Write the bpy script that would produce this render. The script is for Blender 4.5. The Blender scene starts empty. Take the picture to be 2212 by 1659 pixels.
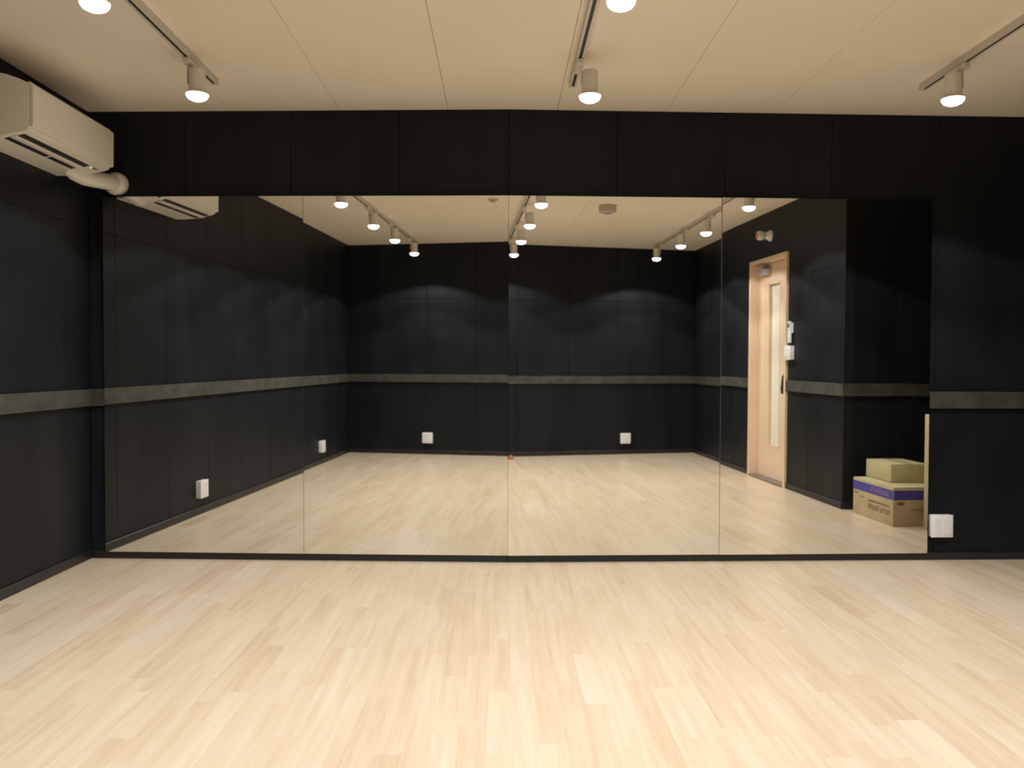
import bpy, bmesh, math, random
from mathutils import Vector, Matrix

R = math.radians
S = bpy.context.scene
COL = S.collection

# ------------------------------------------------------------------ camera
F_PX = 1842.29
cam = bpy.data.cameras.new('camera')
cam.sensor_fit = 'HORIZONTAL'
cam.sensor_width = 36.0
cam.lens = F_PX / 2212.0 * 36.0
cam.clip_start = 0.02
co = bpy.data.objects.new('camera', cam)
COL.objects.link(co)
fw = Vector((0.01294764, 0.99969301, -0.02112472))
rt = Vector((0.99991185, -0.01288258, 0.00321299))
up = Vector((-0.00293986, 0.02116446, 0.99977169))
M = Matrix((rt, up, -fw)).transposed().to_4x4()
M.translation = Vector((0.4743, -4.5293, 1.0453))
co.matrix_world = M
cam.dof.use_dof = True          # the photograph is slightly soft all over
cam.dof.focus_distance = 1.9
cam.dof.aperture_fstop = 6.3
S.camera = co

# ------------------------------------------------------------------ world, exposure
w = bpy.data.worlds.new('world')
S.world = w
w.use_nodes = True
w.node_tree.nodes['Background'].inputs[0].default_value = (0.02, 0.02, 0.022, 1)
w.node_tree.nodes['Background'].inputs[1].default_value = 0.2
S.view_settings.view_transform = 'Standard'
S.view_settings.look = 'None'
S.view_settings.gamma = 1.0
S.view_settings.use_curve_mapping = False
S.view_settings.exposure = 0.21
LAMP_POWER = 18.0          # each track spotlight, W
LAMP_COL = (0.97, 0.985, 0.985)
GLOW = 7.0                # luminous face of each bulb
S.cycles.max_bounces = 10
S.cycles.diffuse_bounces = 5
S.cycles.glossy_bounces = 6
S.cycles.sample_clamp_indirect = 8.0
S.cycles.blur_glossy = 0.6
S.cycles.use_denoising = True

# ------------------------------------------------------------------ room numbers (metres; x right, y towards the mirror wall, z up)
H = 2.4
XL = -1.741                # left wall
XD = 3.069                 # wall with the door
XR = 4.60                  # end of the recess
YC = -1.521                # wall that closes the recess
XS = 0.5121                # fold of the mirror wall
BL, BR = 0.0438, 0.0259    # slopes of its two wings
YBL, YBM, YBR = -5.288, -5.052, -5.526   # back wall at left, at x=.2 and at right
XBM = 0.2
RZ0, RZ1 = 0.823, 0.913    # grey rail
HJ = 1.778                 # level joint between wall panels


def yf(x):
    return (BL if x < XS else BR) * abs(x - XS)


def yb(x):
    if x < XBM:
        return YBL + (YBM - YBL) * (x - XL) / (XBM - XL)
    return YBM + (YBR - YBM) * (x - XBM) / (XD - XBM)


# ------------------------------------------------------------------ helpers
def obj(name, mesh, mat=None, parent=None, loc=(0, 0, 0), rot=(0, 0, 0)):
    o = bpy.data.objects.new(name, mesh)
    COL.objects.link(o)
    o.location = loc
    o.rotation_euler = rot
    if mat is not None and not mesh.materials:
        for m in (mat if isinstance(mat, (list, tuple)) else (mat,)):
            mesh.materials.append(m)
    if parent is not None:
        o.parent = parent
    return o


def thing(name, label, cat, loc=(0, 0, 0), rot=(0, 0, 0), group=None):
    o = bpy.data.objects.new(name, None)
    o.empty_display_size = 0.05
    COL.objects.link(o)
    o.location = loc
    o.rotation_euler = rot
    tag(o, label, cat, group)
    return o


def tag(o, label, cat, group=None):
    o['label'] = label
    o['category'] = cat
    if group:
        o['group'] = group
    return o


def struct(o, label, cat='room'):
    o['kind'] = 'structure'
    o['label'] = label
    o['category'] = cat
    return o


def bm_box(bm, c, s, mat_index=0, rotz=0.0, rot=None):
    m = Matrix.Translation(c)
    if rot is not None:
        m = m @ rot.to_4x4()
    elif rotz:
        m = m @ Matrix.Rotation(rotz, 4, 'Z')
    m = m @ Matrix.Diagonal((s[0], s[1], s[2], 1))
    r = bmesh.ops.create_cube(bm, size=1.0, matrix=m)
    fs = set()
    for v in r['verts']:
        fs.update(v.link_faces)
    for f in fs:
        f.material_index = mat_index
    return r['verts']


def to_mesh(bm, name, smooth=False):
    me = bpy.data.meshes.new(name)
    bm.normal_update()
    bm.to_mesh(me)
    bm.free()
    if smooth:
        for p in me.polygons:
            p.use_smooth = True
        try:
            me.set_sharp_from_angle(angle=R(35))
        except Exception:
            pass
    return me


_cache = {}


def box_mesh(sx, sy, sz, bev=0.0, seg=1):
    k = (round(sx, 4), round(sy, 4), round(sz, 4), bev, seg)
    bm = bmesh.new()
    bm_box(bm, (0, 0, 0), (sx, sy, sz))
    if bev > 0:
        bmesh.ops.bevel(bm, geom=list(bm.edges), offset=bev, segments=seg, profile=0.5, affect='EDGES')
    return to_mesh(bm, 'box', smooth=seg > 1)


def cached_box(mat, *a):
    k = (mat.name,) + tuple(round(v, 4) for v in a)
    if k not in _cache:
        _cache[k] = box_mesh(*a)
    return _cache[k]


def box(name, c, s, mat, parent=None, bev=0.0, seg=1, rot=(0, 0, 0)):
    return obj(name, box_mesh(s[0], s[1], s[2], bev, seg), mat, parent, c, rot)


def lathe(name, prof, mat, parent=None, loc=(0, 0, 0), rot=(0, 0, 0), n=32):
    """prof: list of (radius, z)."""
    bm = bmesh.new()
    rings = []
    for r, z in prof:
        if r < 1e-6:
            rings.append([bm.verts.new((0, 0, z))])
        else:
            rings.append([bm.verts.new((r * math.cos(2 * math.pi * i / n), r * math.sin(2 * math.pi * i / n), z)) for i in range(n)])
    for a, b in zip(rings, rings[1:]):
        for i in range(n):
            j = (i + 1) % n
            if len(a) == 1 and len(b) == 1:
                continue
            if len(a) == 1:
                bm.faces.new((a[0], b[j], b[i]))
            elif len(b) == 1:
                bm.faces.new((a[i], a[j], b[0]))
            else:
                bm.faces.new((a[i], a[j], b[j], b[i]))
    bmesh.ops.recalc_face_normals(bm, faces=bm.faces)
    return obj(name, to_mesh(bm, name, smooth=True), mat, parent, loc, rot)


def tube(name, pts, rad, mat, parent=None, n=20, caps=True):
    """a smooth pipe through pts, rad a number or one per point"""
    pts = [Vector(p) for p in pts]
    rads = rad if isinstance(rad, (list, tuple)) else [rad] * len(pts)
    bm = bmesh.new()
    rings = []
    ref = Vector((0, 0, 1))
    for k, p in enumerate(pts):
        a = pts[max(k - 1, 0)]
        b = pts[min(k + 1, len(pts) - 1)]
        d = (b - a).normalized()
        u = d.cross(ref)
        if u.length < 1e-3:
            u = d.cross(Vector((0, 1, 0)))
        u.normalize()
        v = d.cross(u).normalized()
        rings.append([bm.verts.new(p + rads[k] * (math.cos(t) * u + math.sin(t) * v)) for t in [2 * math.pi * i / n for i in range(n)]])
    for a, b in zip(rings, rings[1:]):
        for i in range(n):
            j = (i + 1) % n
            bm.faces.new((a[i], a[j], b[j], b[i]))
    if caps:
        bm.faces.new(rings[0])
        bm.faces.new(rings[-1][::-1])
    bmesh.ops.recalc_face_normals(bm, faces=bm.faces)
    return obj(name, to_mesh(bm, name, smooth=True), mat, parent)


def prism(name, prof, y0, y1, mat, parent=None, bev=0.0, seg=2):
    """prof: list of (x, z), extruded along y"""
    bm = bmesh.new()
    a = [bm.verts.new((x, y0, z)) for x, z in prof]
    b = [bm.verts.new((x, y1, z)) for x, z in prof]
    n = len(prof)
    e0 = bm.faces.new(a)
    e1 = bm.faces.new(b[::-1])
    for i in range(n):
        j = (i + 1) % n
        bm.faces.new((a[i], b[i], b[j], a[j]))
    bmesh.ops.recalc_face_normals(bm, faces=bm.faces)
    if bev > 0:
        bmesh.ops.bevel(bm, geom=list(set(e0.edges) | set(e1.edges)), offset=bev, segments=seg, profile=0.5, affect='EDGES')
    return obj(name, to_mesh(bm, name, smooth=True), mat, parent)


# ------------------------------------------------------------------ materials
def mat(name, col, rough=0.5, metal=0.0, spec=0.5, emit=None, strength=0.0):
    m = bpy.data.materials.new(name)
    m.use_nodes = True
    b = m.node_tree.nodes['Principled BSDF']
    b.inputs['Base Color'].default_value = (*col, 1)
    b.inputs['Roughness'].default_value = rough
    b.inputs['Metallic'].default_value = metal
    b.inputs['Specular IOR Level'].default_value = spec
    if emit:
        b.inputs['Emission Color'].default_value = (*emit, 1)
        b.inputs['Emission Strength'].default_value = strength
    return m


def add_noise(m, c1, c2, scale=(6, 6, 6), detail=4, bump=0.0, lo=0.35, hi=0.65, bscale=60, rough=None):
    nt = m.node_tree
    N, L = nt.nodes, nt.links
    b = N['Principled BSDF']
    g = N.new('ShaderNodeNewGeometry')
    mp = N.new('ShaderNodeMapping')
    mp.inputs['Scale'].default_value = scale
    L.new(g.outputs['Position'], mp.inputs['Vector'])
    n = N.new('ShaderNodeTexNoise')
    n.inputs['Scale'].default_value = 1.0
    n.inputs['Detail'].default_value = detail
    L.new(mp.outputs['Vector'], n.inputs['Vector'])
    r = N.new('ShaderNodeValToRGB')
    r.color_ramp.elements[0].position = lo
    r.color_ramp.elements[1].position = hi
    r.color_ramp.elements[0].color = (*c1, 1)
    r.color_ramp.elements[1].color = (*c2, 1)
    L.new(n.outputs['Fac'], r.inputs['Fac'])
    L.new(r.outputs['Color'], b.inputs['Base Color'])
    if rough:
        mr = N.new('ShaderNodeMapRange')
        mr.inputs['To Min'].default_value = rough[0]
        mr.inputs['To Max'].default_value = rough[1]
        L.new(n.outputs['Fac'], mr.inputs['Value'])
        L.new(mr.outputs['Result'], b.inputs['Roughness'])
    if bump:
        n2 = N.new('ShaderNodeTexNoise')
        n2.inputs['Scale'].default_value = bscale
        n2.inputs['Detail'].default_value = 3
        L.new(g.outputs['Position'], n2.inputs['Vector'])
        bp = N.new('ShaderNodeBump')
        bp.inputs['Strength'].default_value = bump
        bp.inputs['Distance'].default_value = 0.002
        L.new(n2.outputs['Fac'], bp.inputs['Height'])
        L.new(bp.outputs['Normal'], b.inputs['Normal'])
    return m


M_WALL = add_noise(mat('black_wall_panel', (0.014, 0.014, 0.014), 0.46, spec=0.18), (0.0092, 0.0112, 0.0140), (0.0140, 0.0164, 0.0195), scale=(5, 5, 1.2), bump=0.15, bscale=180)
M_GAP = mat('black_backing', (0.006, 0.006, 0.006), 0.8)
M_BASE = mat('black_baseboard', (0.016, 0.016, 0.015), 0.4)
M_RAIL = add_noise(mat('grey_rail', (0.1, 0.1, 0.09), 0.75), (0.038, 0.037, 0.029), (0.068, 0.067, 0.056), scale=(9, 9, 14), detail=5)
M_CEIL = add_noise(mat('ceiling_board', (0.8, 0.78, 0.74), 0.8), (0.86, 0.79, 0.67), (0.885, 0.815, 0.70), scale=(2, 2, 2), bump=0.08, bscale=220)
M_MIRROR = mat('mirror_silver', (0.875, 0.87, 0.83), 0.0, metal=1.0)
M_EDGE = mat('mirror_glass_edge', (0.16, 0.22, 0.20), 0.15)
M_WHITE = mat('white_plastic', (0.88, 0.88, 0.88), 0.35)
M_CREAM = mat('cream_plastic', (0.84, 0.81, 0.73), 0.35)
M_LAMPW = mat('cream_painted_metal', (0.72, 0.68, 0.60), 0.4)
M_TRACK = mat('white_track', (0.62, 0.58, 0.5), 0.45)
M_SLOT = mat('dark_slot', (0.02, 0.02, 0.02), 0.6)
M_VENT = mat('dark_vent', (0.018, 0.019, 0.024), 0.5)
M_BULB = mat('bulb_glow', (0.9, 0.9, 0.9), 0.3, emit=(0.93, 0.97, 1.0), strength=GLOW)
M_STEEL = mat('brushed_steel', (0.55, 0.55, 0.56), 0.3, metal=1.0)
M_CLOSER = mat('silver_paint', (0.55, 0.56, 0.60), 0.4, metal=0.3)
M_DARKM = mat('dark_metal', (0.07, 0.065, 0.06), 0.35, metal=0.8)
M_LED = mat('green_led', (0.1, 0.6, 0.15), 0.3, emit=(0.2, 1.0, 0.3), strength=1.5)
M_FROST = mat('frosted_glass', (0.86, 0.84, 0.72), 0.3)
M_DOOR = add_noise(mat('birch_door', (0.72, 0.5, 0.33), 0.45), (0.80, 0.60, 0.43), (0.83, 0.63, 0.46), scale=(20, 20, 1.2), detail=5)
M_SILL = mat('grey_sill', (0.24, 0.21, 0.18), 0.4, metal=0.4)
M_CARD = add_noise(mat('cardboard', (0.5, 0.38, 0.22), 0.85), (0.47, 0.37, 0.21), (0.54, 0.43, 0.25), scale=(7, 7, 7))
M_CARD2 = add_noise(mat('pale_cardboard', (0.55, 0.46, 0.28), 0.85), (0.56, 0.48, 0.28), (0.60, 0.52, 0.31), scale=(7, 7, 7))
M_TAPE = mat('parcel_tape', (0.62, 0.53, 0.33), 0.25)
M_BLUE = mat('blue_print', (0.075, 0.06, 0.33), 0.7)
M_PRINT = mat('dark_print', (0.27, 0.20, 0.135), 0.8)
M_PALEP = mat('pale_print', (0.33, 0.24, 0.30), 0.8)
M_ORANGE = mat('orange_plastic', (0.42, 0.16, 0.045), 0.5)
M_LENS = mat('orange_lens', (0.75, 0.25, 0.05), 0.3)
M_TAN = mat('tan_plastic', (0.50, 0.45, 0.36), 0.5)
M_LCD = mat('grey_display', (0.12, 0.16, 0.22), 0.2)


def wood_mat():
    m = bpy.data.materials.new('oak_strip_floor')
    m.use_nodes = True
    N, L = m.node_tree.nodes, m.node_tree.links
    b = N['Principled BSDF']
    at = N.new('ShaderNodeAttribute')
    at.attribute_name = 'tone'
    sep = N.new('ShaderNodeSeparateColor')
    L.new(at.outputs['Color'], sep.inputs['Color'])
    g = N.new('ShaderNodeNewGeometry')
    off = N.new('ShaderNodeVectorMath')
    off.operation = 'MULTIPLY_ADD'
    L.new(at.outputs['Vector'], off.inputs[0])
    off.inputs[1].default_value = (7.3, 11.1, 0)
    L.new(g.outputs['Position'], off.inputs[2])
    mp = N.new('ShaderNodeMapping')
    mp.inputs['Scale'].default_value = (34, 1.6, 1)
    L.new(off.outputs['Vector'], mp.inputs['Vector'])
    n = N.new('ShaderNodeTexNoise')
    n.inputs['Scale'].default_value = 1.0
    n.inputs['Detail'].default_value = 4
    n.inputs['Roughness'].default_value = 0.6
    L.new(mp.outputs['Vector'], n.inputs['Vector'])
    # plank tone + grain
    r = N.new('ShaderNodeValToRGB')
    cr = r.color_ramp
    cr.elements[0].position = 0.0
    cr.elements[0].color = (0.59, 0.43, 0.285, 1)
    cr.elements[1].position = 1.0
    cr.elements[1].color = (0.735, 0.625, 0.475, 1)
    e = cr.elements.new(0.45)
    e.color = (0.68, 0.53, 0.375, 1)
    mx = N.new('ShaderNodeMath')
    mx.operation = 'MULTIPLY_ADD'
    L.new(n.outputs['Fac'], mx.inputs[0])
    mx.inputs[1].default_value = 1.7
    mx.inputs[2].default_value = -0.85
    ad = N.new('ShaderNodeMath')
    ad.operation = 'ADD'
    ad.use_clamp = True
    L.new(sep.outputs[0], ad.inputs[0])
    L.new(mx.outputs[0], ad.inputs[1])
    L.new(ad.outputs[0], r.inputs['Fac'])
    L.new(r.outputs['Color'], b.inputs['Base Color'])
    b.inputs['Roughness'].default_value = 0.32
    b.inputs['Specular IOR Level'].default_value = 0.45
    return m


M_WOOD = wood_mat()


# ------------------------------------------------------------------ floor
def plank_geo(x0, x1, y0, y1, c=0.0006, z=0.0, d=0.006):
    v = [(x0, y0, z - d), (x1, y0, z - d), (x1, y1, z - d), (x0, y1, z - d),
         (x0, y0, z - c), (x1, y0, z - c), (x1, y1, z - c), (x0, y1, z - c),
         (x0 + c, y0 + c, z), (x1 - c, y0 + c, z), (x1 - c, y1 - c, z), (x0 + c, y1 - c, z)]
    f = [(8, 9, 10, 11), (4, 5, 9, 8), (5, 6, 10, 9), (6, 7, 11, 10), (7, 4, 8, 11),
         (0, 1, 5, 4), (1, 2, 6, 5), (2, 3, 7, 6), (3, 0, 4, 7), (3, 2, 1, 0)]
    return v, f


def set_tone(me, tones):
    a = me.color_attributes.new('tone', 'FLOAT_COLOR', 'CORNER')
    k = 0
    for p, t in zip(me.polygons, tones):
        for _ in p.loop_indices:
            a.data[k].color = (t[0], t[1], t[2], 1)
            k += 1


bm = bmesh.new()
ZF = -0.006
pts_main = [(XL - 0.1, YBL - 0.15), (XBM, YBM - 0.15), (XD + 0.1, YBR - 0.15), (XD + 0.1, YC - 0.1), (XR + 0.1, YC - 0.1), (XR + 0.1, yf(XR) + 0.1), (XS, 0.1), (XL - 0.1, yf(XL) + 0.1)]
top = [bm.verts.new((x, y, ZF)) for x, y in pts_main]
bot = [bm.verts.new((x, y, ZF - 0.08)) for x, y in pts_main]
bm.faces.new(top)
bm.faces.new(bot[::-1])
for i in range(len(top)):
    j = (i + 1) % len(top)
    bm.faces.new((top[i], bot[i], bot[j], top[j]))
bmesh.ops.recalc_face_normals(bm, faces=bm.faces)
floor = struct(obj('floor', to_mesh(bm, 'floor'), M_GAP), 'pale wooden strip floor of the practice room', 'floor')

rng = random.Random(11)
PW = 0.0757
planks = []
x = XL - 0.02
while x < XR:
    x1 = x + PW
    xm = (x + x1) / 2
    yl = (yb(min(xm, XD)) if xm < XD - 0.0 else YC) - 0.01
    yt = yf(min(max(xm, XL), XR)) + 0.004
    y = yl - rng.uniform(0, 0.6)
    while y < yt:
        L_ = rng.choice((0.379, 0.455, 0.53, 0.606, 0.758, 0.909, 1.06))
        y1 = y + L_
        a, b2 = max(y, yl), min(y1, yt)
        if b2 - a > 0.02:
            planks.append((x, x1, a, b2, (min(1, max(0, rng.gauss(0.52, 0.115))), rng.random(), rng.random())))
        y = y1
    x = x1


def seen_px(p):
    """rough area of a plank in the photograph"""
    xm, ym = (p[0] + p[1]) / 2, (p[2] + p[3]) / 2
    dy = ym + 4.5293
    if dy < 1.9:
        return 0
    if abs((xm - 0.4743) / dy) > 0.64 or (xm > 3.1 and ym < YC):
        return 0
    if dy < 2.15:
        return 0
    return (p[1] - p[0]) * (p[3] - p[2]) / dy ** 3


planks.sort(key=lambda p: -seen_px(p))
for k, p in enumerate(planks[:300]):
    cx, cy = (p[0] + p[1]) / 2, (p[2] + p[3]) / 2
    v, f = plank_geo(p[0] - cx, p[1] - cx, p[2] - cy, p[3] - cy)
    me = bpy.data.meshes.new('plank')
    me.from_pydata(v, [], f)
    set_tone(me, [p[4]] * len(f))
    obj('plank', me, M_WOOD, floor, (cx, cy, 0))
V, Fc, T = [], [], []
for p in planks[300:]:
    v, f = plank_geo(*p[:4])
    n0 = len(V)
    V += v
    Fc += [tuple(i + n0 for i in q) for q in f]
    T += [p[4]] * len(f)
me = bpy.data.meshes.new('farther_planks')
me.from_pydata(V, [], Fc)
set_tone(me, T)
o = obj('farther_planks', me, M_WOOD, floor)
o['kind'] = 'stuff'


# ------------------------------------------------------------------ ceiling
bm = bmesh.new()
top = [bm.verts.new((x, y, H + 0.012)) for x, y in pts_main]
bot = [bm.verts.new((x, y, H + 0.1)) for x, y in pts_main]
bm.faces.new(top)
bm.faces.new(bot[::-1])
for i in range(len(top)):
    j = (i + 1) % len(top)
    bm.faces.new((top[i], bot[i], bot[j], top[j]))
bmesh.ops.recalc_face_normals(bm, faces=bm.faces)
ceiling = struct(obj('ceiling', to_mesh(bm, 'ceiling'), mat('ceiling_backing', (0.16, 0.13, 0.09), 0.8)), 'beige board ceiling with narrow joints', 'ceiling')
cx_j = [XL - 0.03] + [-1.545 + 0.5785 * k for k in range(11)] + [XR + 0.03]
cy_j = [-5.62, -4.08, -2.31, -0.54, 0.14]
for i in range(len(cx_j) - 1):
    for j in range(len(cy_j) - 1):
        x0, x1, y0, y1 = cx_j[i], cx_j[i + 1], cy_j[j], cy_j[j + 1]
        if x1 > XD + 0.3 and y1 < YC:
            continue
        if x0 > XD and y0 < YC - 0.02:
            y0 = YC - 0.02
        g = 0.0009
        obj('ceiling_board', box_mesh(x1 - x0 - 2 * g, y1 - y0 - 2 * g, 0.014, 0.0014), M_CEIL, ceiling, ((x0 + x1) / 2, (y0 + y1) / 2, H + 0.007))


# ------------------------------------------------------------------ walls
def wall(name, label, A, B, joints, normal_side, ext0=0.0, ext1=0.0, hole=None, zcuts=(0, HJ, H)):
    """A wall from plan point A to B (its room-side face); joints: distances from A along AB. hole=(s0,s1,ztop)."""
    A, B = Vector((*A, 0)), Vector((*B, 0))
    d = (B - A).normalized()
    L_ = (B - A).length
    n = Vector((-d.y, d.x, 0)) * normal_side      # into the room
    ang = math.atan2(d.y, d.x)
    pt, bt = 0.012, 0.06
    bm = bmesh.new()

    def slab(s0, s1, z0, z1):
        c = A + d * ((s0 + s1) / 2) - n * (pt + bt / 2)
        bm_box(bm, (c.x, c.y, (z0 + z1) / 2), (s1 - s0, bt, z1 - z0), rotz=ang)
    if hole:
        slab(-ext0, hole[0], 0, H + 0.01)
        slab(hole[1], L_ + ext1, 0, H + 0.01)
        slab(hole[0], hole[1], hole[2], H + 0.01)
    else:
        slab(-ext0, L_ + ext1, 0, H + 0.01)
    W = struct(obj(name, to_mesh(bm, name), M_GAP), label, 'wall')
    js = [0.0] + [j for j in joints if 0.02 < j < L_ - 0.02] + [L_]
    for s0, s1 in zip(js, js[1:]):
        for z0, z1 in zip(zcuts, zcuts[1:]):
            rects = [(s0, s1, z0, z1)]
            if hole:
                out = []
                for a0, a1, b0, b1 in rects:
                    if a1 <= hole[0] + 1e-4 or a0 >= hole[1] - 1e-4 or b0 >= hole[2]:
                        out.append((a0, a1, b0, b1))
                        continue
                    if a0 < hole[0]:
                        out.append((a0, hole[0], b0, b1))
                    if a1 > hole[1]:
                        out.append((hole[1], a1, b0, b1))
                    if b1 > hole[2]:
                        out.append((max(a0, hole[0]), min(a1, hole[1]), hole[2], b1))
                rects = out
            for a0, a1, b0, b1 in rects:
                if a1 - a0 < 0.012 or b1 - b0 < 0.012:
                    continue
                c = A + d * ((a0 + a1) / 2) - n * (pt / 2)
                g = 0.0008
                obj('wall_panel', box_mesh(a1 - a0 - 2 * g, pt, b1 - b0 - 2 * g, 0.0022, 1), M_WALL, W,
                    (c.x, c.y, (b0 + b1) / 2), (0, 0, ang))
    return W, A, d, n, ang, L_


def strip(name, A, d, n, ang, s0, s1, z0, z1, th, m, bev=0.002, label=None):
    c = A + d * ((s0 + s1) / 2) + n * (th / 2 + 0.0002)
    o = box(name, (c.x, c.y, (z0 + z1) / 2), (s1 - s0, th, z1 - z0), m, None, bev, 1, (0, 0, ang))
    struct(o, label, 'baseboard' if name.startswith('base') else 'rail')
    return o


# front wall: two wings that meet in a shallow fold behind the middle mirror seam
fj = [-1.219, -0.648, -0.068, 0.512, 1.089, 1.668, 2.246, 2.829, 3.41, 3.99]
LA = (XL, yf(XL))
LS = (XS, 0.0)
LB = (XR, yf(XR))
wl = math.hypot(XS - XL, yf(XL))
W1 = wall('wall_front_left', 'black panelled wall behind the two left mirror panes', LA, LS, [(x - XL) * wl / (XS - XL) for x in fj if x < XS - 0.01], -1, ext0=0.08)
W2 = wall('wall_front_right', 'black panelled wall behind the two right mirror panes and beyond them', LS, LB, [(x - XS) / math.cos(math.atan(BR)) for x in fj if x > XS + 0.01], -1, ext1=0.08)
# left wall, from back to front
W3 = wall('wall_left', 'black panelled left wall that carries the air conditioner', (XL, YBL), (XL, yf(XL)), sorted([(-0.207 - 0.597 * k) - YBL for k in range(9)]), -1, ext0=0.08, ext1=0.08)
# back wall
W4 = wall('wall_back_left', 'left half of the black panelled wall opposite the mirrors', (XL, YBL), (XBM, YBM), [x - XL for x in (-1.37, -0.80, -0.23)], 1, ext0=0.08)
W5 = wall('wall_back_right', 'right half of the black panelled wall opposite the mirrors', (XBM, YBM), (XD, YBR), [(x - XBM) * 1.0135 for x in (0.35, 0.937, 1.53, 2.122, 2.703)], 1, ext1=0.08)
# wall with the door, from the recess corner backwards
DY0, DY1, DZ = -3.389, -2.526, 1.994
W6 = wall('wall_right', 'black panelled right wall with the wooden door', (XD, YC), (XD, YBR), [YC - y for y in (-2.12, -2.703, -3.273, -3.852, -4.43, -5.01)], -1, ext1=0.08, hole=(YC - (DY1 - 0.02), YC - (DY0 + 0.02), DZ - 0.02))
W7 = wall('wall_recess', 'black panelled wall closing the recess behind the cardboard cartons', (XR, YC), (XD + 0.0005, YC), [0.55, 1.13], -1, ext0=0.08)
W8 = wall('wall_recess_end', 'black panelled end wall of the recess on the far right', (XR, yf(XR)), (XR, YC), [0.5, 1.1], -1)

# baseboards
BH = 0.040
strip('baseboard_front_left', *W1[1:5], 0.0, W1[5], 0, BH, 0.012, M_BASE, label='low black baseboard under the left mirror panes')
strip('baseboard_front_right', *W2[1:5], 0.0, W2[5], 0, BH, 0.012, M_BASE, label='low black baseboard under the right mirror panes')
strip('baseboard_left', *W3[1:5], 0.0, W3[5], 0, 0.05, 0.010, M_BASE, 0.003, label='black baseboard along the left wall')
strip('baseboard_back_left', *W4[1:5], 0.0, W4[5], 0, 0.05, 0.010, M_BASE, 0.003, label='black baseboard on the left half of the back wall')
strip('baseboard_back_right', *W5[1:5], 0.0, W5[5], 0, 0.05, 0.010, M_BASE, 0.003, label='black baseboard on the right half of the back wall')
d1, d2 = YC - DY1, YC - DY0
strip('baseboard_right_near', *W6[1:5], 0.0, d1, 0, 0.05, 0.010, M_BASE, 0.003, label='black baseboard between the door and the recess corner')
strip('baseboard_right_far', *W6[1:5], d2, W6[5], 0, 0.05, 0.010, M_BASE, 0.003, label='black baseboard between the door and the back wall')
strip('baseboard_recess', *W7[1:5], 0.0, W7[5], 0, 0.05, 0.010, M_BASE, 0.003, label='black baseboard on the recess wall behind the cartons')
# grey rail that runs round the room
RT = 0.02
mx0, mx4 = -1.6522, 2.7847
s_a = (mx0 - XL) * wl / (XS - XL)
strip('trim_1', *W1[1:5], RT, s_a - 0.004, RZ0, RZ1, RT, M_RAIL, label='short grey rail piece between the left corner and the mirrors')
s_b = (mx4 - XS) / math.cos(math.atan(BR))
strip('trim_2', *W2[1:5], s_b + 0.004, W2[5], RZ0, RZ1, RT, M_RAIL, label='grey waist-high rail on the wall right of the mirrors')
strip('trim_3', *W3[1:5], 0.0, W3[5], RZ0, RZ1, RT, M_RAIL, label='grey waist-high rail along the left wall')
strip('trim_4', *W4[1:5], RT, W4[5], RZ0, RZ1, RT, M_RAIL, label='grey rail on the left half of the back wall')
strip('trim_5', *W5[1:5], 0.0, W5[5] - RT, RZ0, RZ1, RT, M_RAIL, label='grey rail on the right half of the back wall')
strip('trim_6', *W6[1:5], 0.0, d1 - 0.001, RZ0, RZ1, RT, M_RAIL, label='grey rail between the door and the recess corner')
strip('trim_7', *W6[1:5], d2 + 0.001, W6[5] - RT, RZ0, RZ1, RT, M_RAIL, label='grey rail between the door and the back wall')
strip('trim_8', *W7[1:5], 0.0, W7[5] + RT, RZ0, RZ1, RT, M_RAIL, label='grey rail on the recess wall above the cartons')

# ------------------------------------------------------------------ mirrors
mz0, mz1 = 0.0397, 1.940
seams = [-1.6522, -0.5755, 0.5121, 1.6439, 2.7847]
myaw = [-0.0486, -0.0419, 0.0267, 0.0361]
mpit = [-0.0040, -0.0033, -0.0018, -0.0038]
mlab = ['leftmost tall wall mirror, next to the corner under the air conditioner',
        'tall wall mirror second from the left, left of the middle seam',
        'tall wall mirror just right of the middle seam',
        'rightmost tall wall mirror, beside the white double wall socket']
for i in range(4):
    xm = (seams[i] + seams[i + 1]) / 2
    ym = -0.03 + (BL if i < 2 else BR) * abs(xm - XS)
    a, b_ = myaw[i], mpit[i]
    n = Vector((math.sin(a) * math.cos(b_), -math.cos(a) * math.cos(b_), math.sin(b_)))
    xa = Vector((math.cos(a), math.sin(a), 0))
    za = xa.cross(-n).normalized()
    Mr = Matrix((xa, -n, za)).transposed().to_4x4()
    w_ = (seams[i + 1] - seams[i]) / math.cos(a) - 0.0016
    h_ = mz1 - mz0
    t = thing('mirror_panel', mlab[i], 'mirror', (xm, ym, (mz0 + mz1) / 2), Mr.to_euler(), 'wall mirrors')
    bm = bmesh.new()
    bm_box(bm, (0, 0.003, 0), (w_, 0.006, h_), 1)
    bm.faces.ensure_lookup_table()
    bm.normal_update()
    for f in bm.faces:
        if f.normal.y < -0.9:
            f.material_index = 0
    obj('mirror_glass', to_mesh(bm, 'mirror_glass'), [M_MIRROR, M_EDGE], t)
    box('backing_board', (0, 0.0115, 0), (w_ - 0.006, 0.010, h_ - 0.006), M_GAP, t)

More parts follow.
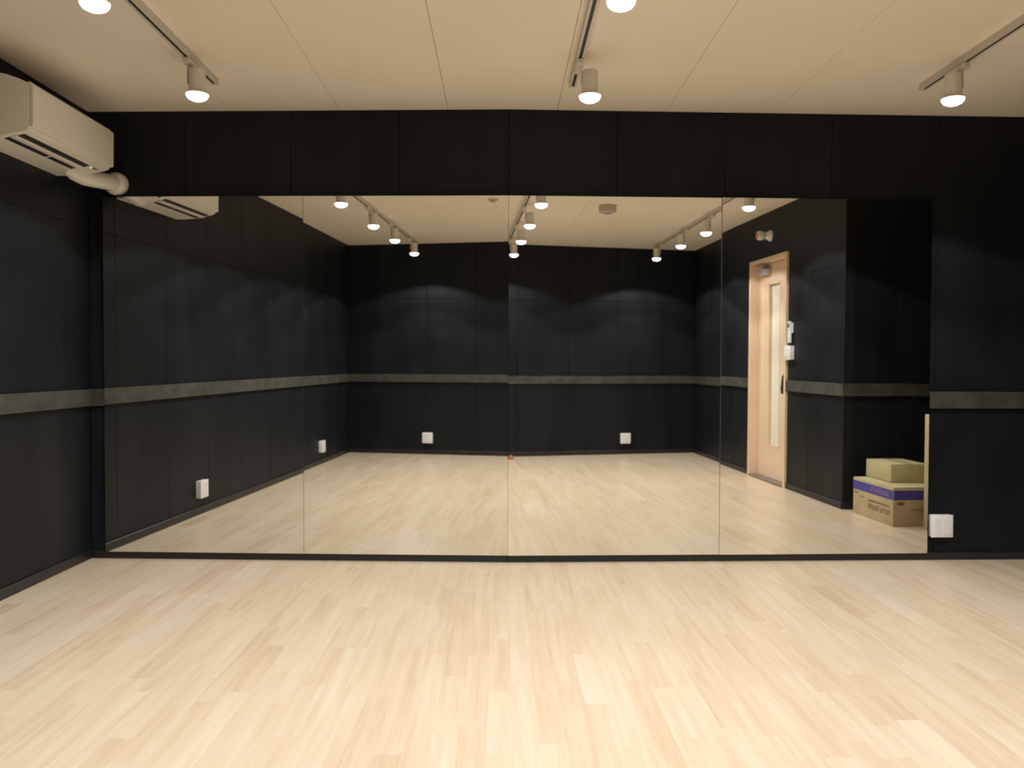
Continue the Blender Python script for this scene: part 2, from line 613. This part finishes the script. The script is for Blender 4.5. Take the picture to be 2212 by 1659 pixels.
# ------------------------------------------------------------------ door
bm = bmesh.new()
FX = XD - 0.02
fwid, fdep = 0.035, 0.14
for yc in (DY0 + fwid / 2, DY1 - fwid / 2):
    bm_box(bm, (FX + fdep / 2, yc, DZ / 2), (fdep, fwid, DZ))
bm_box(bm, (FX + fdep / 2, (DY0 + DY1) / 2, DZ - fwid / 2), (fdep, DY1 - DY0 - 2 * fwid, fwid))
door = struct(thing('door_1', 'pale wooden door with a narrow frosted glass strip', 'door'), 'pale wooden door with a narrow frosted glass strip', 'door')
frame = obj('door_frame', to_mesh(bm, 'door_frame'), M_DOOR, door)
box('door_sill', (FX + fdep / 2, (DY0 + DY1) / 2, 0.008), (fdep + 0.01, DY1 - DY0 - 2 * fwid, 0.016), M_SILL, door, 0.003)
LX = XD + 0.062           # leaf face
ly0, ly1, lz0, lz1 = DY0 + fwid + 0.003, DY1 - fwid - 0.003, 0.018, DZ - fwid - 0.004
gy0, gy1, gz0, gz1 = -3.120, -2.850, 0.306, 1.776
bm = bmesh.new()
th = 0.036
for (a0, a1, b0, b1) in ((ly0, gy0, lz0, lz1), (gy1, ly1, lz0, lz1), (gy0, gy1, lz0, gz0), (gy0, gy1, gz1, lz1)):
    bm_box(bm, (LX + th / 2, (a0 + a1) / 2, (b0 + b1) / 2), (th, a1 - a0, b1 - b0))
leaf = obj('door_leaf', to_mesh(bm, 'door_leaf'), M_DOOR, door)
box('glass_pane', (LX + 0.031, (gy0 + gy1) / 2, (gz0 + gz1) / 2), (0.006, gy1 - gy0, gz1 - gz0), M_FROST, leaf)
bm = bmesh.new()
for (a0, a1, b0, b1) in ((gy0, gy0 + 0.01, gz0, gz1), (gy1 - 0.01, gy1, gz0, gz1), (gy0, gy1, gz0, gz0 + 0.01), (gy0, gy1, gz1 - 0.01, gz1)):
    bm_box(bm, (LX + 0.008, (a0 + a1) / 2, (b0 + b1) / 2), (0.02, a1 - a0, b1 - b0))
obj('glazing_bead', to_mesh(bm, 'glazing_bead'), M_DOOR, leaf)
# long pull handle
hy = -2.655
tube('handle', [(LX - 0.002, hy + 0.004, 0.955), (LX - 0.040, hy + 0.004, 0.962), (LX - 0.050, hy + 0.002, 0.945), (LX - 0.050, hy - 0.004, 0.88), (LX - 0.050, hy - 0.010, 0.83), (LX - 0.046, hy - 0.012, 0.802), (LX - 0.030, hy - 0.012, 0.797), (LX - 0.002, hy - 0.012, 0.797)],
     [0.006, 0.007, 0.008, 0.012, 0.015, 0.014, 0.010, 0.008], M_DARKM, leaf, 12)
box('handle_plate', (LX - 0.003, hy - 0.004, 0.88), (0.006, 0.024, 0.20), M_DARKM, leaf, 0.002)
# closer
cl = box('door_closer', (LX - 0.03, -3.17, 1.885), (0.055, 0.20, 0.05), M_CLOSER, door, 0.006, 2)
bm = bmesh.new()
bm_box(bm, (LX - 0.05, -3.13, 1.925), (0.012, 0.24, 0.008), rotz=0.35)
bm_box(bm, (LX - 0.07, -3.12, 1.942), (0.012, 0.22, 0.008), rotz=-0.35)
bm_box(bm, (LX - 0.05, -3.20, 1.950), (0.05, 0.10, 0.014))
bm_box(bm, (LX - 0.03, -3.17, 1.915), (0.02, 0.02, 0.03))
obj('closer_arm', to_mesh(bm, 'closer_arm'), M_STEEL, door)

# ------------------------------------------------------------------ track lights
TX = [-0.883, 0.811, 2.488]
LXs = [-0.847, 0.857, 2.447]
LZ = 2.212
LY = [[-0.786, -1.720, -2.746, -3.618, -4.616],
      [-0.803, -1.767, -2.725, -3.669, -4.661],
      [-0.799, -1.793, -2.992, -3.839, -4.855]]
tname = ['left', 'middle', 'right']
tlab = ['white ceiling lighting track nearest the air conditioner',
        'white ceiling lighting track in the middle of the room',
        'white ceiling lighting track nearest the door']
for t in range(3):
    y0, y1 = -5.0 if t < 2 else -5.1, -0.457
    tr = thing('lighting_track', tlab[t], 'lighting track', (TX[t], (y0 + y1) / 2, H), (0, 0, 0), 'ceiling lighting tracks')
    L_ = y1 - y0
    bm = bmesh.new()
    bm_box(bm, (0, 0, -0.003), (0.034, L_, 0.006))
    for sx in (-1, 1):
        bm_box(bm, (sx * 0.0145, 0, -0.0165), (0.005, L_, 0.021))
        bm_box(bm, (sx * 0.0120, 0, -0.0285), (0.010, L_, 0.003))
    obj('track_rail', to_mesh(bm, 'track_rail'), M_TRACK, tr)
    box('track_slot', (0, 0, -0.0255), (0.022, L_ - 0.004, 0.003), M_SLOT, tr)
    for s in (-1, 1):
        box('end_cap', (0, s * (L_ / 2 + 0.006), -0.0155), (0.036, 0.016, 0.031), M_TRACK, tr, 0.002)

order = ['nearest the mirrors', 'second from the mirrors', 'third from the mirrors', 'fourth from the mirrors', 'nearest the back wall']
where = ['on the left ceiling track', 'on the middle ceiling track', 'on the right ceiling track']


def make_spot():
    r = thing('track_spotlight', 'x', 'spotlight')
    # origin: centre of the glowing bulb face
    lathe('lamp_body', [(0.0, 0.116), (0.030, 0.116), (0.035, 0.111), (0.036, 0.020), (0, 0.020)], M_LAMPW, r, n=28)
    lathe('bulb', [(0, -0.022), (0.022, -0.020), (0.038, -0.012), (0.046, -0.001), (0.047, 0.006), (0, 0.006)], M_BULB, r, n=28)
    lathe('lamp_rim', [(0.0, 0.0065), (0.048, 0.0065), (0.049, 0.009), (0.044, 0.016), (0.034, 0.021), (0, 0.021)], M_LAMPW, r, n=28)
    return r


spot0 = None


def dup(root, loc, rotz=0.0):
    r = root.copy()
    COL.objects.link(r)
    r.location = loc
    r.rotation_euler = (0, 0, rotz)
    for ch in list(root.children):
        c = ch.copy()
        COL.objects.link(c)
        c.parent = r
    return r


ld = bpy.data.lights.new('spot_beam', 'SPOT')
ld.energy = LAMP_POWER
ld.color = LAMP_COL
ld.spot_size = R(134)
ld.spot_blend = 0.08
ld.shadow_soft_size = 0.035
lc = bpy.data.lights.new('spot_core', 'SPOT')
lc.energy = LAMP_POWER * 0.85
lc.color = LAMP_COL
lc.spot_size = R(98)
lc.spot_blend = 0.16
lc.shadow_soft_size = 0.035
for t in range(3):
    dx = TX[t] - LXs[t]
    pr = None
    for k in range(5):
        loc = (LXs[t], LY[t][k], LZ)
        if pr is None:
            pr = make_spot()
            pr.location = loc
            # adapter clipped under the track and a flat side arm
            ad = box('track_adapter', (dx, 0.03, 0.145), (0.030, 0.135, 0.026), M_LAMPW, pr, 0.003)
            bm = bmesh.new()
            sg = 1 if dx > 0 else -1
            bm_box(bm, (sg * 0.0395, 0, 0.095), (0.004, 0.022, 0.085))
            bm_box(bm, (sg * 0.0395, 0, 0.134), (0.012, 0.024, 0.010))
            obj('lamp_arm', to_mesh(bm, 'lamp_arm'), M_LAMPW, pr)
            r = pr
        else:
            r = dup(pr, loc)
        tag(r, 'cream cylinder spotlight %s, %s' % (where[t], order[k]), 'spotlight', 'track spotlights')
        lo = bpy.data.objects.new('spot_beam', ld)
        COL.objects.link(lo)
        lo.location = (loc[0], loc[1], LZ - 0.055)
        l2 = bpy.data.objects.new('spot_core', lc)
        COL.objects.link(l2)
        l2.location = (loc[0], loc[1], LZ - 0.058)

# ------------------------------------------------------------------ air conditioner on the left wall
ac = thing('air_conditioner', 'white wall-mounted air conditioner high on the left wall beside the mirrors', 'air conditioner', (XL, -0.59, 1.95))
prof = [(0.001, 0.035), (0.001, 0.300), (0.05, 0.306), (0.105, 0.306), (0.16, 0.298), (0.215, 0.280), (0.262, 0.258), (0.268, 0.245),
        (0.266, 0.085), (0.258, 0.068), (0.240, 0.060), (0.146, 0.040), (0.06, 0.035)]
hw = 0.366
prism('casing', prof, -hw, hw, M_CREAM, ac, 0.008, 2)
# front panel, slightly proud, wraps the top edge
fp = [(0.262, 0.090), (0.262, 0.235), (0.256, 0.262), (0.262, 0.266), (0.280, 0.250), (0.2815, 0.240), (0.2795, 0.088), (0.276, 0.080), (0.268, 0.078)]
prism('front_panel', fp, -hw, hw, M_CREAM, ac, 0.004, 2)
# underside outlet: two dark slots with a louver blade between, following the slope of the underside


def under(u):          # height of the underside at distance u from the wall
    return 0.040 + (u - 0.146) * (0.020 / 0.094)


th_u = math.atan2(0.020, 0.094)
for (u0, u1, y0, y1, nm) in ((0.200, 0.226, -0.335, 0.225, 'air_slot'), (0.142, 0.168, -0.335, -0.02, 'air_slot'), (0.142, 0.168, 0.0, 0.215, 'air_slot')):
    uc = (u0 + u1) / 2
    bm = bmesh.new()
    bm_box(bm, (0, 0, 0), ((u1 - u0), y1 - y0, 0.004))
    obj(nm, to_mesh(bm, nm), M_VENT, ac, (uc, (y0 + y1) / 2, under(uc) - 0.0008), (0, -th_u, 0))
lv = box('louver', (0.184, -0.055, under(0.184) - 0.004), (0.030, 0.575, 0.008), M_CREAM, ac, 0.003, 1, (0, -th_u + 0.12, 0))
box('indicator_light', (0.215, 0.262, under(0.215) - 0.001), (0.005, 0.005, 0.003), M_LED, ac)
box('display_window', (0.220, 0.292, under(0.22) - 0.0005), (0.010, 0.045, 0.003), M_LCD, ac, rot=(0, -th_u, 0))
# sleeve that carries the pipes from the unit into the mirror wall
yw_ = yf(-1.585)
acv = Vector((XL, -0.59, 1.95))
sl = tube('pipe_sleeve', [Vector(q) - acv for q in [(-1.645, -0.34, 1.995), (-1.63, -0.29, 1.985), (-1.61, -0.23, 1.980), (-1.595, -0.15, 1.986), (-1.588, -0.05, 1.998), (-1.585, 0.03, 2.008)]],
          [0.020, 0.034, 0.040, 0.041, 0.041, 0.041], M_CREAM, ac, 24)
lathe('wall_collar', [(0, 0.062), (0.030, 0.060), (0.048, 0.050), (0.058, 0.034), (0.061, 0.018), (0.060, 0.0), (0, 0.0)], M_CREAM, sl,
      Vector((-1.583, yw_ - 0.001, 2.010)) - acv, (R(90), 0, 0), 32)

# ------------------------------------------------------------------ sockets, switch, remote


def socket(label, loc, rz, w_=0.114, h_=0.118, dpt=0.040):
    """surface box; local -y points into the room, origin at the wall face"""
    t = thing('wall_socket', label, 'socket', loc, (0, 0, rz), 'surface-mounted wall sockets')
    box('socket_box', (0, -(dpt - 0.008) / 2 - 0.0005, 0), (w_, dpt - 0.008, h_), M_WHITE, t, 0.004, 2)
    pl_ = box('cover_plate', (0, -dpt + 0.004, 0), (w_ + 0.006, 0.008, h_ + 0.004), M_WHITE, t, 0.003, 2)
    m_in = mat('socket_face', (0.84, 0.84, 0.84), 0.4)
    for sx in (-0.024, 0.024):
        fc = box('socket_insert', (sx, -dpt - 0.0005, 0), (0.040, 0.002, 0.086), m_in, t, 0.0008)
    bm = bmesh.new()
    for sx in (-0.024, 0.024):
        for zz in (-0.022, 0.022):
            for q in (-0.006, 0.006):
                bm_box(bm, (sx + q, -dpt - 0.0017, zz), (0.0016, 0.0008, 0.008))
    ob = obj('pin_slots', to_mesh(bm, 'pin_slots'), mat('slot_shadow', (0.62, 0.62, 0.62), 0.6), t)
    ob['kind'] = 'stuff'
    return t


socket('white double wall socket right of the rightmost mirror', (2.855, yf(2.855), 0.189), math.atan(BR))
socket('white wall socket low on the left wall, the one nearer the mirrors', (XL, -1.245, 0.178), R(90))
socket('white wall socket low on the left wall near the back corner', (XL, -4.155, 0.182), R(90))
ab = math.atan2(YBM - YBL, XBM - XL)
socket('white wall socket on the left half of the back wall', (-0.790, yb(-0.790), 0.190), ab + math.pi)
ab2 = math.atan2(YBR - YBM, XD - XBM)
socket('white wall socket on the right half of the back wall', (2.210, yb(2.210), 0.187), ab2 + math.pi)

sw = thing('light_switch', 'white surface-mounted light switch beside the door, below the remote control', 'switch', (XD, -2.452, 1.143), (0, 0, R(-90)))
box('switch_box', (0, -0.0165, 0), (0.118, 0.032, 0.114), M_WHITE, sw, 0.004, 2)
box('cover_plate', (0, -0.036, 0), (0.124, 0.008, 0.120), M_WHITE, sw, 0.003, 2)
for sx in (-0.022, 0.022):
    box('rocker', (sx, -0.0415, 0), (0.040, 0.004, 0.07), M_WHITE, sw, 0.0015)

rc = thing('remote_control', 'slim white remote control in a holder on wall beside the door', 'remote control', (XD, -2.445, 1.315), (0, 0, R(-90)))
box('holder', (0, -0.007, 0.035), (0.066, 0.012, 0.085), M_WHITE, rc, 0.003, 2)
box('remote_body', (0, -0.022, 0), (0.050, 0.018, 0.178), M_WHITE, rc, 0.005, 2)
box('screen', (0, -0.0315, 0.055), (0.036, 0.002, 0.035), M_LCD, rc, 0.0005)
for q in range(3):
    box('button', (0, -0.0315, 0.018 - q * 0.028), (0.026, 0.003, 0.012), mat('button_blue_grey', (0.45, 0.6, 0.75), 0.4) if q == 0 else M_WHITE, rc, 0.001)

# ------------------------------------------------------------------ wall lamp above the door
wlp = thing('wall_fixture', 'small cream fixture with an orange face on wall above the door', 'wall fixture', (XD, -2.93, 2.180), (0, R(-90), 0))
# local z points into the room
lathe('wall_flange', [(0, 0.0005), (0.050, 0.0005), (0.050, 0.008), (0.040, 0.025), (0.026, 0.048), (0.020, 0.060), (0, 0.060)], M_CREAM, wlp)
hd = lathe('fixture_head', [(0, 0.050), (0.022, 0.052), (0.034, 0.064), (0.040, 0.084), (0.040, 0.112), (0.036, 0.122), (0.032, 0.122), (0.030, 0.116), (0, 0.116)], M_CREAM, wlp)
lathe('orange_face', [(0, 0.130), (0.016, 0.128), (0.028, 0.122), (0.031, 0.1165), (0, 0.1165)], M_LENS, wlp)

# ------------------------------------------------------------------ ceiling devices (seen in the mirrors)
sd = thing('smoke_detector', 'beige round drum-shaped detector on the ceiling', 'detector', (1.520, -2.740, H))
lathe('detector_body', [(0, 0), (0.073, 0), (0.073, -0.050), (0.066, -0.060), (0.055, -0.064), (0, -0.064)], M_TAN, sd, n=40)
lathe('detector_cap', [(0, -0.064), (0.030, -0.064), (0.026, -0.076), (0, -0.078)], M_TAN, sd)
se = thing('ceiling_sensor', 'small flat round ceiling sensor left of the middle track', 'sensor', (0.190, -2.575, H))
lathe('sensor_plate', [(0, 0), (0.044, 0), (0.044, -0.006), (0.038, -0.012), (0, -0.012)], M_TAN, se)
lathe('sensor_tip', [(0, -0.012), (0.020, -0.012), (0.016, -0.024), (0, -0.026)], M_TAN, se)

# ------------------------------------------------------------------ cartons in the recess
cb = thing('cardboard_carton', 'large brown cardboard carton with a blue band, on the floor', 'carton', (3.275, -1.132, 0))
cw, cd, ch = 0.372, 0.538, 0.252
bm = bmesh.new()
bm_box(bm, (0, 0, ch / 2), (cw, cd, ch))
bmesh.ops.bevel(bm, geom=list(bm.edges), offset=0.004, segments=2, profile=0.5, affect='EDGES')
obj('carton_body', to_mesh(bm, 'carton_body', True), M_CARD, cb)
bm = bmesh.new()
for sx in (-1, 1):
    bm_box(bm, (sx * (cw / 4 + 0.001), 0, ch + 0.002), (cw / 2 - 0.004, cd - 0.002, 0.004), rot=Matrix.Rotation(sx * 0.012, 3, 'Y'))
obj('top_flap', to_mesh(bm, 'top_flap'), M_CARD2, cb)
bz0, bz1 = 0.174, 0.236
bm = bmesh.new()
for sx in (-1, 1):
    bm_box(bm, (sx * (cw / 2 + 0.0004), 0, (bz0 + bz1) / 2), (0.0012, cd - 0.006, bz1 - bz0))
for sy in (-1, 1):
    bm_box(bm, (0, sy * (cd / 2 + 0.0004), (bz0 + bz1) / 2), (cw - 0.006, 0.0012, bz1 - bz0))
obj('blue_band', to_mesh(bm, 'blue_band'), M_BLUE, cb)


def marks(name, m, face, items, parent):
    """small flat printed strokes; face 'x' (left side) or 'y' (side to the mirrors); items: (centre along, z, width, height)"""
    bm = bmesh.new()
    for (a, z, w2, h2) in items:
        if face == 'x':
            bm_box(bm, (-cw / 2 - 0.0012, a, z), (0.0008, w2, h2))
        else:
            bm_box(bm, (a, cd / 2 + 0.0012, z), (w2, 0.0008, h2))
    o_ = obj(name, to_mesh(bm, name), m, parent)
    o_['kind'] = 'stuff'
    return o_


def glyphs(a0, a1, z, h, n, seed):
    r = random.Random(seed)
    out = []
    st = (a1 - a0) / n
    for i in range(n):
        c = a0 + st * (i + 0.5)
        wv = st * 0.16
        out.append((c - st * 0.3, z, wv, h))
        k = r.randint(0, 3)
        if k != 1:
            out.append((c + st * 0.24, z, wv, h))
        if k != 0:
            out.append((c, z + h * 0.42, st * 0.62, h * 0.16))
        if k != 3:
            out.append((c, z, st * 0.62, h * 0.16))
        if k in (0, 3):
            out.append((c, z - h * 0.42, st * 0.62, h * 0.16))
    return out


marks('pale_lettering', M_PALEP, 'x', glyphs(-0.02, 0.215, 0.205, 0.034, 6, 3), cb)
marks('dark_lettering', M_PRINT, 'x', glyphs(-0.055, 0.235, 0.085, 0.034, 9, 5) + glyphs(-0.055, 0.225, 0.125, 0.016, 14, 6) + [(-0.14, 0.135, 0.07, 0.007), (-0.225, 0.155, 0.05, 0.014)], cb)
marks('dark_lettering', M_PRINT, 'y', [(-0.135, 0.150, 0.05, 0.018), (-0.02, 0.11, 0.08, 0.006), (0.06, 0.11, 0.05, 0.006)] + glyphs(-0.16, -0.115, 0.150, 0.016, 3, 8), cb)

cs = thing('cardboard_carton', 'small plain tan carton stacked on top of the blue-banded carton', 'carton', (3.320, -1.243, ch + 0.006))
bm = bmesh.new()
bm_box(bm, (0, 0, 0.0625), (0.265, 0.335, 0.122))
bmesh.ops.bevel(bm, geom=list(bm.edges), offset=0.003, segments=2, profile=0.5, affect='EDGES')
obj('carton_body', to_mesh(bm, 'carton_body', True), M_CARD2, cs)
bm = bmesh.new()
bm_box(bm, (0, 0, 0.1245), (0.048, 0.336, 0.0014))
for sy in (-1, 1):
    bm_box(bm, (0, sy * 0.168, 0.100), (0.048, 0.0014, 0.049))
obj('packing_tape', to_mesh(bm, 'packing_tape'), M_TAPE, cs)

tb = thing('cardboard_carton', 'tall flat tan carton standing upright in front of the two stacked cartons', 'carton', (3.50, -0.785, 0))
bm = bmesh.new()
bm_box(bm, (0, 0, 0.369), (0.47, 0.055, 0.736))
bmesh.ops.bevel(bm, geom=list(bm.edges), offset=0.003, segments=2, profile=0.5, affect='EDGES')
obj('carton_body', to_mesh(bm, 'carton_body', True), M_CARD, tb)
bm = bmesh.new()
bm_box(bm, (0.05, 0.0282, 0.66), (0.30, 0.0012, 0.05))
obj('printed_band', to_mesh(bm, 'printed_band'), M_BLUE, tb)

# ------------------------------------------------------------------ small orange thing on the floor near the back wall
lathe_o = lathe('orange_stopper', [(0, 0.0003), (0.026, 0.0003), (0.030, 0.006), (0.030, 0.026), (0.024, 0.038), (0.012, 0.043), (0, 0.044)], M_ORANGE, None, (0.845, -4.885, 0), n=24)
tag(lathe_o, 'small round orange stopper on the floor near the back wall', 'stopper')
